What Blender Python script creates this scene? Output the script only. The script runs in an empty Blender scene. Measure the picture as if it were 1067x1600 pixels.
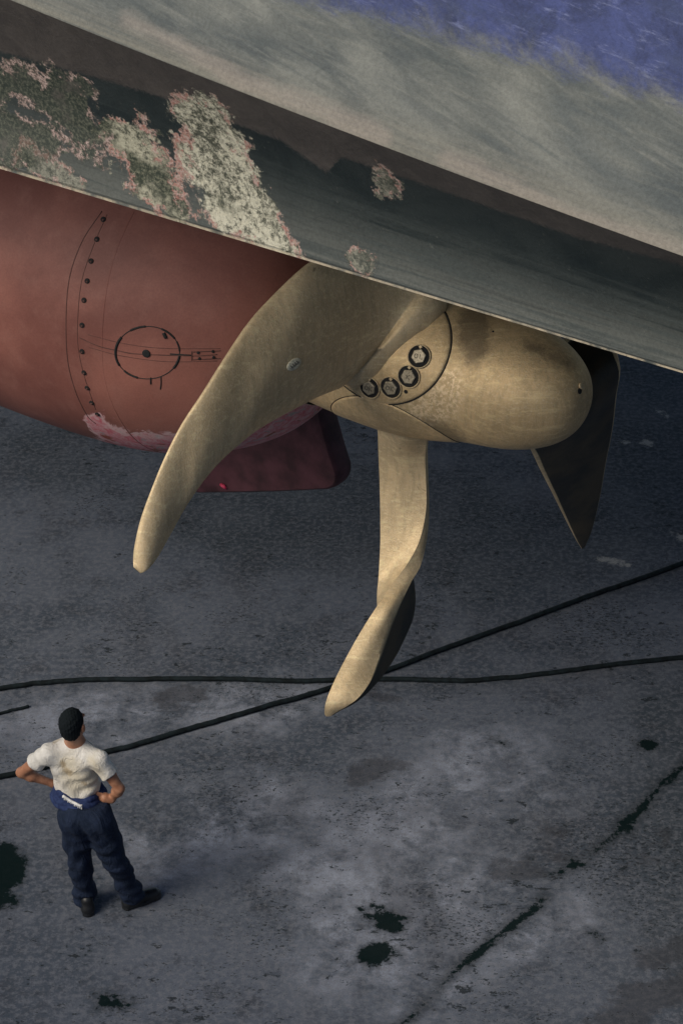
import bpy, bmesh, math, random
import numpy as np
from mathutils import Vector
from mathutils.bvhtree import BVHTree
random.seed(4); np.random.seed(4)

# ---------------------------------------------------------------- camera, world, sun
f_px = 3764.0; PITCH = math.radians(31); CZ = 11.05
cam = bpy.data.cameras.new('camera'); co = bpy.data.objects.new('camera', cam)
bpy.context.scene.collection.objects.link(co); bpy.context.scene.camera = co
co.location = (0, 0, CZ); co.rotation_euler = (math.pi/2-PITCH, 0, 0)
cam.sensor_fit = 'VERTICAL'; cam.sensor_height = 36; cam.lens = 36*f_px/1600
cam.clip_start = .1; cam.clip_end = 2000
SUN_EL = math.radians(38); SUN_DIR = Vector((-.78, -.62, 0)).normalized()   # towards the sun
w = bpy.data.worlds.new('World'); bpy.context.scene.world = w; w.use_nodes = True
wn = w.node_tree.nodes; wl = w.node_tree.links
sky = wn.new('ShaderNodeTexSky'); sky.sky_type = 'NISHITA'; sky.sun_disc = False
sky.sun_elevation = SUN_EL; sky.sun_rotation = math.atan2(SUN_DIR.x, SUN_DIR.y)
sky.air_density = 1.0; sky.dust_density = 1.0
wl.new(sky.outputs[0], wn['Background'].inputs[0]); wn['Background'].inputs[1].default_value = .105
sd = bpy.data.lights.new('sun', 'SUN'); sun = bpy.data.objects.new('sun', sd)
bpy.context.scene.collection.objects.link(sun)
sd.energy = 2.25; sd.angle = math.radians(34); sd.color = (1, .89, .73)
dv = Vector((SUN_DIR.x*math.cos(SUN_EL), SUN_DIR.y*math.cos(SUN_EL), math.sin(SUN_EL)))
sun.rotation_euler = dv.to_track_quat('Z', 'Y').to_euler()
vs = bpy.context.scene.view_settings
vs.view_transform = 'Standard'; vs.look = 'None'; vs.gamma = 1; vs.use_curve_mapping = False; vs.exposure = 0.28

# ---------------------------------------------------------------- surveying helpers
C0 = np.array([0, 0, CZ]); Fv = np.array([0, math.cos(PITCH), -math.sin(PITCH)])
Uv = np.array([0, math.sin(PITCH), math.cos(PITCH)]); Rv = np.array([1., 0, 0])
def D(u, v): return Fv+(u-533.5)/f_px*Rv+(800-v)/f_px*Uv
def at(u, v, d): return C0+d*D(u, v)
def atz(u, v, z):
    d = D(u, v); return C0+(z-CZ)/d[2]*d
def proj(P):
    q = np.asarray(P)-C0; d = q@Fv
    return 533.5+f_px*(q@Rv)/d, 800-f_px*(q@Uv)/d
al = math.atan2(6290, 4391)
A = np.array([math.sin(al), -math.cos(al), 0]); N = np.array([-math.cos(al), -math.sin(al), 0]); Zv = np.array([0, 0, 1.])
P0 = at(625, 545, 13.0)                       # a point on the shaft line, under the first blade
def S(s, n, z): return P0+s*A+n*N+z*Zv        # ship coordinates: aft, outboard, up
def ship(P): q = np.asarray(P)-P0; return q@A, q@N, q@Zv
def onr(u, v, r, far=False):
    """the point on a sight line that lies at radius r from the shaft"""
    d = D(u, v); o = C0-P0; d2 = d-(d@A)*A; o2 = o-(o@A)*A
    a = d2@d2; b = 2*d2@o2; c = o2@o2-r*r; disc = max(b*b-4*a*c, 0)
    return C0+(-b+(1 if far else -1)*math.sqrt(disc))/(2*a)*d
def onn(u, v, n):
    d = D(u, v); return C0+(n-(C0-P0)@N)/(d@N)*d

def obj(name, verts, faces, mat, parent=None, smooth=True, label=None):
    me = bpy.data.meshes.new(name); me.from_pydata([tuple(map(float, p)) for p in verts], [], faces); me.validate()
    bm = bmesh.new(); bm.from_mesh(me); bmesh.ops.recalc_face_normals(bm, faces=bm.faces); bm.to_mesh(me); bm.free()
    me.materials.append(mat)
    if smooth: me.polygons.foreach_set('use_smooth', [True]*len(me.polygons))
    o = bpy.data.objects.new(name, me); bpy.context.scene.collection.objects.link(o)
    if parent: o.parent = parent
    if label: o['label'] = label
    return o
def empty(name, parent=None):
    o = bpy.data.objects.new(name, None); bpy.context.scene.collection.objects.link(o)
    if parent: o.parent = parent
    return o
def autosharp(o, deg=35):
    bm = bmesh.new(); bm.from_mesh(o.data)
    for e in bm.edges:
        if len(e.link_faces) == 2 and e.calc_face_angle(0) > math.radians(deg): e.smooth = False
    bm.to_mesh(o.data); bm.free()
def bvh_of(o): return BVHTree.FromPolygons([v.co.copy() for v in o.data.vertices], [tuple(p.vertices) for p in o.data.polygons])
def cast(b, u, v, lift=0):
    h = b.ray_cast(Vector(C0), Vector(D(u, v)).normalized())
    if h[0] is None: return None, None
    n = h[1]
    if n.dot(Vector(D(u, v))) > 0: n = -n
    return np.array(h[0]+n*lift), np.array(n)
def attr(o, name, vals):
    a = o.data.attributes.new(name, 'FLOAT', 'POINT'); a.data.foreach_set('value', np.asarray(vals, dtype=np.float32))
def cr(pts, n):
    """Catmull-Rom through pts (k x m) resampled to n rows"""
    P = np.asarray(pts, float); k = len(P); out = []
    Q = np.vstack([2*P[0]-P[1], P, 2*P[-1]-P[-2]])
    for t in np.linspace(0, k-1-1e-9, n):
        i = int(t); x = t-i; a, b, c, d = Q[i:i+4]
        out.append(.5*(2*b+(c-a)*x+(2*a-5*b+4*c-d)*x*x+(3*b-a-3*c+d)*x**3))
    return np.array(out)
def tube(path, rad, seg=8, caps=True):
    P = np.asarray(path, float); n = len(P); rad = np.broadcast_to(rad, (n,)); V = []; Fc = []
    T = np.gradient(P, axis=0); T /= np.linalg.norm(T, axis=1)[:, None]+1e-12
    up = np.array([0, 0, 1.]) if abs(T[0][2]) < .9 else np.array([1., 0, 0])
    a = np.cross(T[0], up); a /= np.linalg.norm(a)
    for i in range(n):
        a = a-(a@T[i])*T[i]; a /= np.linalg.norm(a)+1e-12; b = np.cross(T[i], a)
        for j in range(seg):
            t = 2*math.pi*j/seg; V.append(P[i]+rad[i]*(math.cos(t)*a+math.sin(t)*b))
    for i in range(n-1):
        for j in range(seg):
            k = (j+1) % seg; Fc.append((i*seg+j, i*seg+k, (i+1)*seg+k, (i+1)*seg+j))
    if caps: Fc += [tuple(range(seg))[::-1], tuple((n-1)*seg+j for j in range(seg))]
    return V, Fc
def join(*vf):
    V = []; Fc = []
    for v, f in vf:
        o = len(V); V += list(v); Fc += [tuple(i+o for i in q) for q in f]
    return V, Fc
def loft(secs, closed=True, caps=True):
    m = len(secs[0]); V = [p for s in secs for p in s]; Fc = []
    for i in range(len(secs)-1):
        for j in range(m if closed else m-1):
            k = (j+1) % m; Fc.append((i*m+j, i*m+k, (i+1)*m+k, (i+1)*m+j))
    if caps: Fc += [tuple(range(m))[::-1], tuple((len(secs)-1)*m+j for j in range(m))]
    return V, Fc
def polydist(pts, poly, rads):
    """signed distance of pts (k x 2) to a chain of tapering capsules"""
    best = np.full(len(pts), 1e9)
    poly = np.asarray(poly, float); rads = np.broadcast_to(rads, (len(poly),))
    if len(poly) == 1: return np.linalg.norm(pts-poly[0], axis=1)-rads[0]
    for a, b, ra, rb in zip(poly[:-1], poly[1:], rads[:-1], rads[1:]):
        ab = b-a; t = np.clip(((pts-a)@ab)/(ab@ab), 0, 1)
        best = np.minimum(best, np.linalg.norm(pts-a-t[:, None]*ab, axis=1)-(ra+(rb-ra)*t))
    return best

# ---------------------------------------------------------------- materials
class NT:
    def __init__(s, name):
        s.m = bpy.data.materials.new(name); s.m.use_nodes = True; s.t = s.m.node_tree
        s.b = s.t.nodes['Principled BSDF']; s.co = s.t.nodes.new('ShaderNodeTexCoord').outputs['Object']
    def put(s, sock, v):
        if hasattr(v, 'is_linked'): s.t.links.new(v, sock)
        elif isinstance(v, (tuple, list)) and len(v) == 3 and sock.type == 'RGBA': sock.default_value = (*v, 1)
        else: sock.default_value = v
    def noise(s, scale, detail=4, rough=.55, stretch=None, dist=0, off=0):
        n = s.t.nodes.new('ShaderNodeTexNoise'); n.inputs['Scale'].default_value = scale
        n.inputs['Detail'].default_value = detail; n.inputs['Roughness'].default_value = rough
        n.inputs['Distortion'].default_value = dist; s.put(n.inputs['Vector'], s.vec(stretch, off)); return n.outputs['Fac']
    def vec(s, stretch=None, off=0):
        if stretch is None and not off: return s.co
        m = s.t.nodes.new('ShaderNodeMapping'); s.put(m.inputs[0], s.co)
        if stretch is not None:
            sc, rot = stretch; m.inputs['Scale'].default_value = sc; m.inputs['Rotation'].default_value = rot
            m.vector_type = 'TEXTURE' if False else 'POINT'
        m.inputs['Location'].default_value = (off, off*.7, off*1.3); return m.outputs[0]
    def voro(s, scale, feature='F1', rnd=1.0):
        n = s.t.nodes.new('ShaderNodeTexVoronoi'); n.inputs['Scale'].default_value = scale; n.feature = feature
        n.inputs['Randomness'].default_value = rnd; n.voronoi_dimensions = '2D'; s.put(n.inputs['Vector'], s.co); return n.outputs['Distance']
    def math(s, op, a, b=0.0, c=0.0):
        n = s.t.nodes.new('ShaderNodeMath'); n.operation = op
        s.put(n.inputs[0], a); s.put(n.inputs[1], b); s.put(n.inputs[2], c); return n.outputs[0]
    def ramp(s, v, lo, hi, a=0.0, b=1.0):
        n = s.t.nodes.new('ShaderNodeMapRange'); n.interpolation_type = 'SMOOTHSTEP'
        s.put(n.inputs[0], v); n.inputs[1].default_value = lo; n.inputs[2].default_value = hi
        n.inputs[3].default_value = a; n.inputs[4].default_value = b; return n.outputs[0]
    def mix(s, f, a, b, blend='MIX'):
        n = s.t.nodes.new('ShaderNodeMix'); n.data_type = 'RGBA'; n.blend_type = blend
        s.put(n.inputs[0], f); s.put(n.inputs[6], a); s.put(n.inputs[7], b); return n.outputs[2]
    def surf(s, a, b, ka, kb, rot, scale, detail=6, rough=.6, dist=0.0, off=0.0):
        """noise laid out on the surface coordinates a, b: stretched, turned by rot"""
        c, sn = math.cos(rot), math.sin(rot)
        p = s.math('ADD', s.math('MULTIPLY', a, c), s.math('MULTIPLY', b, sn)); q_ = s.math('SUBTRACT', s.math('MULTIPLY', b, c), s.math('MULTIPLY', a, sn))
        v = s.t.nodes.new('ShaderNodeCombineXYZ'); s.put(v.inputs[0], s.math('MULTIPLY', p, ka)); s.put(v.inputs[1], s.math('MULTIPLY', q_, kb)); v.inputs[2].default_value = off
        n = s.t.nodes.new('ShaderNodeTexNoise'); n.inputs['Scale'].default_value = scale; n.inputs['Detail'].default_value = detail
        n.inputs['Roughness'].default_value = rough; n.inputs['Distortion'].default_value = dist; s.put(n.inputs['Vector'], v.outputs[0]); return n.outputs['Fac']
    def sep(s, i):
        n = s.t.nodes.new('ShaderNodeSeparateXYZ'); s.put(n.inputs[0], s.co); return n.outputs[i]
    def attr(s, name):
        n = s.t.nodes.new('ShaderNodeAttribute'); n.attribute_name = name; return n.outputs['Fac']
    def bump(s, h, strength=.3, dist=.01):
        n = s.t.nodes.new('ShaderNodeBump'); n.inputs['Strength'].default_value = strength; n.inputs['Distance'].default_value = dist
        s.put(n.inputs['Height'], h); s.put(s.b.inputs['Normal'], n.outputs[0])
    def done(s, col, rough=.6, metal=0.0, spec=.5):
        s.put(s.b.inputs['Base Color'], col); s.put(s.b.inputs['Roughness'], rough); s.put(s.b.inputs['Metallic'], metal)
        s.b.inputs['Specular IOR Level'].default_value = spec; return s.m
def plain(name, col, rough=.6, metal=0.0, var=.25, scale=30, spec=.5):
    t = NT(name); n = t.noise(scale, 5); c = t.mix(t.ramp(n, .3, .7), tuple(x*(1-var) for x in col), tuple(x*(1+var) for x in col))
    t.bump(n, .2, .004); return t.done(c, rough, metal, spec)

def mat_bronze(name='bronze', base=(.75, .58, .345), dark=(.41, .30, .17), pol=0.0):
    t = NT(name)
    big = t.noise(2.3, 6, .6, dist=.4); mid = t.noise(11, 6, .65); fine = t.noise(120, 3, .6)
    brush = t.noise(30, 6, .75, stretch=((1, 1, .1), (0.5, 0.3, .6))); cross = t.noise(34, 6, .75, stretch=((.12, 1, 1), (0.9, 0.2, -.5)), off=5)
    c = t.mix(t.ramp(big, .38, .66), tuple(x*.78 for x in base), base)
    c = t.mix(t.math('MULTIPLY', t.ramp(mid, .55, .75), .55), c, dark)
    c = t.mix(t.math('MULTIPLY', t.ramp(brush, .44, .62), .45), c, tuple(x*.55 for x in base))
    c = t.mix(t.math('MULTIPLY', t.ramp(cross, .5, .64), .45), c, tuple(min(x*1.35, .9) for x in base))
    c = t.mix(t.math('MULTIPLY', t.ramp(fine, .45, .75), .3), c, (.88, .80, .62))
    st = t.ramp(t.noise(5, 8, .7, dist=1.2, off=3.1), .63, .72)
    c = t.mix(t.math('MULTIPLY', st, .6), c, (.12, .09, .055))
    t.bump(t.math('ADD', t.math('ADD', brush, cross), fine), .4, .005)
    return t, c
tb, cb = mat_bronze('bronze blade')
# black-brown colour mixed over the marked blade sides, plain bronze elsewhere
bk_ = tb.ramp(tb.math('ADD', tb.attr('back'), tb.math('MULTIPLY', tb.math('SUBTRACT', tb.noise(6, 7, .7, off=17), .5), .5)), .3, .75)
dark_brown = tb.mix(tb.ramp(tb.noise(3, 6, .6, off=11), .4, .65), (.022, .024, .021), (.075, .058, .034))
BRONZE = tb.done(tb.mix(bk_, cb, dark_brown), .58, tb.math('MULTIPLY', tb.math('SUBTRACT', 1.0, bk_), .4))
def hub_mat():
    t, c = mat_bronze('bronze hub', (.74, .54, .29), (.36, .25, .13))
    # pale, pitted band by the blade seat and sooty smears
    pale_band = t.attr('pale_band'); smear = t.attr('smear')
    pit = t.ramp(t.noise(45, 5, .7), .45, .58)
    c = t.mix(t.math('MULTIPLY', t.ramp(pale_band, -.02, .05, 1, 0), t.math('MULTIPLY', pit, .8)), c, (.95, .76, .5))
    n = t.noise(28, 7, .75, dist=.6)
    m = t.ramp(t.math('ADD', smear, t.math('MULTIPLY', t.math('SUBTRACT', n, .5), .14)), -.03, .05, .6, 0)
    c = t.mix(m, c, (.07, .06, .045))
    return t.done(c, .56, .45)
BRONZE_HUB = hub_mat()
DARK_GAP = plain('black gap', (.012, .012, .012), .9)
STEEL = plain('bolt steel', (.37, .32, .23), .5, .4, .3, 90)
STAMP = plain('stamped groove', (.09, .08, .06), .7)
PLATE = plain('pale plate', (.7, .66, .5), .5, .2, .3, 150)

# ---------------------------------------------------------------- the ground
gx = np.unique(np.concatenate([np.linspace(-300, -6, 14), np.arange(-6, 6.01, .05), np.linspace(6, 300, 14)]).round(4))
gy = np.unique(np.concatenate([np.linspace(-250, 10, 12), np.arange(10, 25.01, .05), np.linspace(25, 400, 14)]).round(4))
GX, GY = np.meshgrid(gx, gy); pts = np.stack([GX.ravel(), GY.ravel()], 1)
nx, ny = len(gx), len(gy)
gf = [(j*nx+i, j*nx+i+1, (j+1)*nx+i+1, (j+1)*nx+i) for j in range(ny-1) for i in range(nx-1)]
def gpx(l): return [atz(u, v, 0)[:2] for u, v in l]
def chain(l, r): return polydist(pts, gpx(l), r)
crack = np.minimum.reduce([
    chain([(1110, 1150), (1067, 1195), (1045, 1217), (1030, 1228), (1000, 1265), (978, 1284), (962, 1305), (950, 1312), (920, 1335)], [.02, .012, .025, .012, .035, .04, .012, .02, .006]),
    chain([(990, 1278), (980, 1298)], [.03, .025]),
    chain([(850, 1398), (838, 1418), (815, 1432), (800, 1447), (775, 1466), (745, 1490), (720, 1510), (690, 1538), (665, 1568), (640, 1590), (600, 1640)], [.012, .028, .018, .034, .022, .03, .018, .004, .008, .014, .014]),
    chain([(905, 1348), (890, 1358), (896, 1340)], .010), chain([(855, 1366), (870, 1366), (880, 1360), (915, 1350)], [.003, .008, .012, .004])])
dark = np.minimum.reduce([
    chain([(590, 1433), (605, 1442)], [.08, .09]), chain([(610, 1430), (575, 1425)], .02),
    chain([(570, 1500), (585, 1485), (598, 1480)], [.06, .09, .07]),
    chain([(0, 1330), (15, 1360), (-10, 1390)], [.06, .15, .14]), chain([(20, 1348), (38, 1362)], [.07, .03]), chain([(0, 1322), (8, 1330)], .05),
    chain([(165, 1565), (190, 1570)], [.08, .06]), chain([(10, 1402), (-5, 1405)], .08),
    chain([(770, 1155), (788, 1162)], [.03, .02]), chain([(925, 1457), (925, 1460)], .03), chain([(1010, 1163), (1016, 1165)], .035)])
mid = np.minimum.reduce([
    chain([(862, 1298), (872, 1302)], [.09, .08]), chain([(862, 1305), (835, 1368)], .02), chain([(853, 1305), (822, 1350)], .015),
    chain([(790, 1362), (830, 1362)], [.1, .09]), chain([(880, 1345), (860, 1330)], .05),
    chain([(985, 1330), (985, 1350), (1067, 1345)], [.02, .03, .02]), chain([(1012, 1310), (1012, 1345)], .02), chain([(1040, 1300), (1040, 1322)], .02),
    chain([(560, 1215), (620, 1195)], [.12, .1]), chain([(560, 1080), (620, 1092)], .05),
    chain([(1067, 1540), (1000, 1560), (950, 1620)], .15), chain([(1067, 1480), (1010, 1500)], .1), chain([(260, 1095), (300, 1085)], .12)])
light = np.minimum.reduce([
    chain([(520, 1360), (640, 1300), (760, 1180)], [.3, .35, .4]), chain([(560, 1480), (600, 1400), (720, 1380)], [.35, .3, .25]),
    chain([(700, 1260), (820, 1230)], [.35, .25]), chain([(860, 1450), (760, 1470)], [.3, .2]), chain([(640, 1520), (540, 1440)], .25),
    chain([(0, 1130), (180, 1120), (420, 1100)], [.2, .25, .25]), chain([(260, 1330), (420, 1260)], [.3, .3])])
dark_area = np.minimum.reduce([  # broad areas where the floor colour is mixed darker
    chain([(360, 790), (560, 810), (720, 830)], [.7, .9, .7]), chain([(960, 600), (1067, 760)], [.9, .9]),
    chain([(1067, 1100), (1100, 1500)], [.35, .3]), chain([(760, 880), (960, 820)], [.5, .5]), chain([(60, 700), (120, 740)], [.2, .2])])
chalk = np.minimum.reduce([
    chain([(968, 690), (973, 691)], .025), chain([(1008, 690), (1014, 692)], .03), chain([(940, 874), (968, 880), (975, 884)], [.02, .03, .02]),
    chain([(1060, 838), (1066, 842)], .04), chain([(1025, 640), (1040, 648)], .02)])
GND = None
def ground_mat():
    t = NT('dock concrete')
    big = t.noise(.55, 9, .68, dist=.2); mid_n = t.noise(2.6, 10, .72, dist=.15); fine = t.noise(22, 7, .7); grit = t.noise(95, 4, .7)
    c = t.mix(t.ramp(big, .40, .60), (.060, .076, .102), (.106, .124, .160))
    c = t.mix(t.math('MULTIPLY', t.ramp(mid_n, .48, .64), .6), c, (.132, .148, .182))
    c = t.mix(t.math('MULTIPLY', t.ramp(mid_n, .48, .34), .7), c, (.045, .052, .066))
    jit = t.math('MULTIPLY', t.math('SUBTRACT', t.noise(2.2, 8, .7, off=5), .5), 1.1)
    lt = t.math('MULTIPLY', t.ramp(t.math('ADD', t.attr('light'), jit), -.2, .35, 1, 0), t.ramp(t.noise(2.0, 11, .8, off=21, dist=.2), .42, .58))
    c = t.mix(t.math('MULTIPLY', lt, .85), c, t.mix(t.ramp(mid_n, .3, .7), (.18, .20, .25), (.38, .42, .51)))
    sm = t.ramp(t.noise(1.4, 7, .65, off=9, stretch=((1, .45, 1), (0, 0, .7))), .5, .72)
    c = t.mix(t.math('MULTIPLY', sm, .55), c, (.046, .05, .062))
    area_mask = t.ramp(t.math('ADD', t.attr('dark_area'), jit), -.3, .5, 1, 0)
    c = t.mix(t.math('MULTIPLY', area_mask, .42), c, (.032, .042, .046))
    c = t.mix(t.math('MULTIPLY', t.ramp(fine, .44, .62), .5), c, (.20, .21, .24))
    j2 = t.math('ADD', t.math('MULTIPLY', t.math('SUBTRACT', t.noise(16, 7, .8), .5), .3), t.math('MULTIPLY', t.math('SUBTRACT', t.noise(4, 4, .6, off=3), .5), .3))
    ch = t.ramp(t.math('ADD', t.attr('chalk'), j2), -.02, .03, .75, 0)
    c = t.mix(ch, c, (.42, .42, .4))
    md = t.ramp(t.math('ADD', t.attr('mid'), j2), -.04, .05, .55, 0)
    c = t.mix(md, c, (.04, .04, .045))
    # little pits and oil drops, thick in places
    dens = t.ramp(t.noise(1.1, 5, .6, off=2), .38, .68)
    clus = t.noise(.9, 5, .65, off=15)
    spot = t.ramp(t.math('ADD', t.noise(9, 5, .75, off=31, stretch=((1, 1.7, 1), (0, 0, .3))), t.math('MULTIPLY', t.math('SUBTRACT', clus, .5), .35)), .625, .65)
    sp2 = t.ramp(t.math('ADD', t.noise(27, 5, .75, off=41, stretch=((1, 1.6, 1), (0, 0, .5))), t.math('MULTIPLY', t.math('SUBTRACT', dens, .5), .14)), .60, .64)
    c = t.mix(t.math('MULTIPLY', spot, .85), c, (.014, .020, .024))
    c = t.mix(t.math('MULTIPLY', sp2, .85), c, (.016, .022, .026))
    v3 = t.ramp(t.voro(31), .0, .1, 1, 0); v3 = t.math('MULTIPLY', v3, t.ramp(t.noise(6, 3, off=12), .6, .66))
    c = t.mix(t.math('MULTIPLY', v3, .5), c, (.4, .4, .4))
    j3 = t.math('ADD', t.math('MULTIPLY', t.math('SUBTRACT', t.noise(26, 8, .85), .5), .26), t.math('MULTIPLY', t.math('SUBTRACT', t.noise(6, 4, .6, off=3), .5), .36))
    ck = t.ramp(t.math('ADD', t.attr('crack'), t.math('ADD', t.math('MULTIPLY', t.math('SUBTRACT', t.noise(22, 8, .85), .5), .17), t.math('MULTIPLY', t.math('SUBTRACT', t.noise(3, 3, .6, off=8), .5), .06))), -.006, .006, 1, 0)
    halo = t.ramp(t.math('MINIMUM', t.math('ADD', t.attr('dark'), j3), t.attr('crack')), .0, .09, .5, 0)
    c = t.mix(halo, c, (.03, .036, .042))
    dk = t.ramp(t.math('ADD', t.attr('dark'), j3), -.012, .012, 1, 0); dk = t.math('MAXIMUM', dk, ck)
    scr_ = t.ramp(t.surf(t.sep(0), t.sep(1), .35, 26, .5, 1.0, 5, .6, 0, 3), .63, .70); scr2 = t.ramp(t.surf(t.sep(0), t.sep(1), .3, 22, -.9, 1.0, 5, .6, 0, 8), .64, .70)
    c = t.mix(t.math('MULTIPLY', t.math('MAXIMUM', scr_, scr2), .16), c, (.19, .195, .21))
    c = t.mix(t.math('MULTIPLY', dk, .95), c, (.004, .012, .012))
    c = t.mix(.5, c, t.mix(t.ramp(grit, .3, .7), (.35, .35, .35), (.65, .65, .65)), 'OVERLAY')
    h = t.math('SUBTRACT', t.math('ADD', t.math('MULTIPLY', fine, .8), t.math('MULTIPLY', grit, .4)), t.math('ADD', dk, spot))
    t.bump(h, .28, .012)
    t.put(t.b.inputs['Specular IOR Level'], t.math('SUBTRACT', .22, t.math('MULTIPLY', dk, .18)))
    m_ = t.done(c, .86, 0, .2); return m_
gm = ground_mat()
g = obj('ground', np.column_stack([pts, np.zeros(len(pts))]), gf, gm, smooth=False); g['kind'] = 'structure'
for k, v in dict(dark=dark, crack=crack, mid=mid, light=light, dark_area=dark_area, chalk=chalk).items(): attr(g, k, np.clip(v, -3, 3))
if g.data.polygons[0].normal.z < 0:
    bm = bmesh.new(); bm.from_mesh(g.data); bmesh.ops.reverse_faces(bm, faces=bm.faces); bm.to_mesh(g.data); bm.free()

# ---------------------------------------------------------------- the ship: hull
ship_root = empty('ship'); ship_root.location = (0, 0, 0)
ship_root['category'] = 'ship'; ship_root['label'] = 'large ship on the dock, weathered blue and grey hull with bronze propeller'
def zE1(s): return float(np.clip(2.934-.125*(s-.415)+.008*(s-.415)**2, 2.45, 3.25))
def zBL(s): return float(np.clip(3.175-.033*(s-1.78), 3.0, 3.3))
zBT = 2.083
def hull_point(s, t):
    """t 0..1 lower strake, 1..2 swelling side up to the blue paint, 2..6 topside"""
    z1, z2 = zE1(s), zBL(s)
    if z2 < z1+.15: z2 = z1+.15
    if t <= 1:
        z = zBT+(z1-zBT)*t; n = 3.0+.25*t-.07*math.sin(math.pi*t)
        if t < .02: n -= .006
    elif t <= 2:
        x = t-1; z = z1+(z2-z1)*x+0.0; n = 3.25-.09*x**1.3
    else:
        x = t-2; z = z2+x*1.0; n = 3.16-.30*x+.035*x*x
    return n, z
sl = np.unique(np.concatenate([np.linspace(-34, -.6, 50), np.arange(-.6, 4.2, .02), np.linspace(4.2, 8, 16)]).round(4))
tl = np.concatenate([[0, .006, .014], np.linspace(.03, .985, 46), [.993, 1.0, 1.004, 1.012], np.linspace(1.03, 2, 34), np.linspace(2.05, 3.2, 24), [3.7, 4.4, 5.2, 6.2, 7.5]])
hv = []; hs = []; ht = []
for s in sl:
    for t in tl:
        n, z = hull_point(s, t); hv.append(S(s, n, z)); hs.append(s); ht.append(t)
m = len(tl); ns = len(sl)
hf = [(i*m+j, (i+1)*m+j, (i+1)*m+j+1, i*m+j+1) for i in range(ns-1) for j in range(m-1)]
# deck, far side and flat bottom close it
base = len(hv)
for s in sl:
    for n, z in ((-17, hull_point(s, 7.5)[1]), (-17.2, zBT), (-3, zBT-.08)):
        hv.append(S(s, n, z)); hs.append(s); ht.append(-1)
for i in range(ns-1):
    a, b = i*m+m-1, (i+1)*m+m-1; c = base+i*3; d = c+3
    hf += [(a, b, d, c), (c, d, d+1, c+1), (c+1, d+1, d+2, c+2), (c+2, d+2, (i+1)*m, i*m)]
for i in (0, ns-1):
    hf.append(tuple(i*m+j for j in range(m))+(base+i*3, base+i*3+1, base+i*3+2))
hv = np.array(hv); hs = np.array(hs); ht = np.array(ht)
pu, pv = proj(hv[0])  # noqa
q = hv-C0; dd = q@Fv; okk = (hs > -1.2) & (hs < 4.6) & (ht >= 0)
UVp = np.full((len(hv), 2), -5000.); UVp[okk, 0] = (533.5+f_px*(q@Rv)/dd)[okk]; UVp[okk, 1] = (800-f_px*(q@Uv)/dd)[okk]
def hch(l, r): return polydist(UVp, l, np.asarray(r, float))/440.0
h_brown = None
# lower limit of the brown strip
e2u = [-400, 0, 130, 265, 440, 500, 510, 533, 683, 898, 1067, 1500]; e2v = [-30, 80, 115, 155, 220, 262, 270, 245, 295, 370, 415, 520]
brown = (np.interp(UVp[:, 0], e2u, e2v)-UVp[:, 1])/440.0
brown[~okk] = np.where((ht[~okk] > .8), .1, -.3)
growA = hch([(292, 168), (318, 200), (335, 240), (362, 290), (392, 335), (430, 380), (470, 405)], [26, 42, 50, 46, 42, 28, 8])
growB = hch([(175, 200), (205, 215), (228, 265), (255, 305), (280, 335)], [20, 32, 36, 32, 18])
growC = np.minimum(hch([(45, 248), (80, 270), (115, 290)], [14, 17, 8]), np.minimum(hch([(598, 290), (620, 296)], [18, 10]), hch([(555, 405), (572, 415)], [10, 9])))
growD = np.minimum(hch([(-60, 140), (20, 135), (95, 150), (135, 230), (150, 250)], [30, 36, 42, 26, 10]), hch([(-40, 200), (60, 215)], [50, 40]))
streak = np.minimum.reduce([hch([(680, 438), (720, 462), (790, 478)], [5, 8, 3]), hch([(800, 150), (850, 240), (920, 300), (1000, 345)], [16, 26, 22, 8]),
    hch([(440, 118), (470, 130), (520, 158)], [8, 13, 9]), hch([(915, 236), (985, 262)], [6, 7]), hch([(560, 100), (600, 150), (680, 215)], [16, 20, 14]),
    hch([(345, 0), (352, 20)], 3), hch([(400, -5), (404, 5)], 5)])
scuff = np.minimum.reduce([hch([(200, 30), (300, 80), (380, 130), (460, 160), (600, 215)], [8, 8, 8, 10, 10]), hch([(700, 250), (880, 330), (1060, 390)], [12, 10, 10])])
blotch = np.minimum.reduce([hch([(880, 180), (910, 240), (960, 290), (1067, 340)], [10, 20, 22, 16]), hch([(770, 230), (820, 265)], [6, 14]), hch([(80, 0), (160, 40), (200, 62)], [6, 7, 4]), hch([(960, 190), (1010, 260)], [14, 8])])
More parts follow.
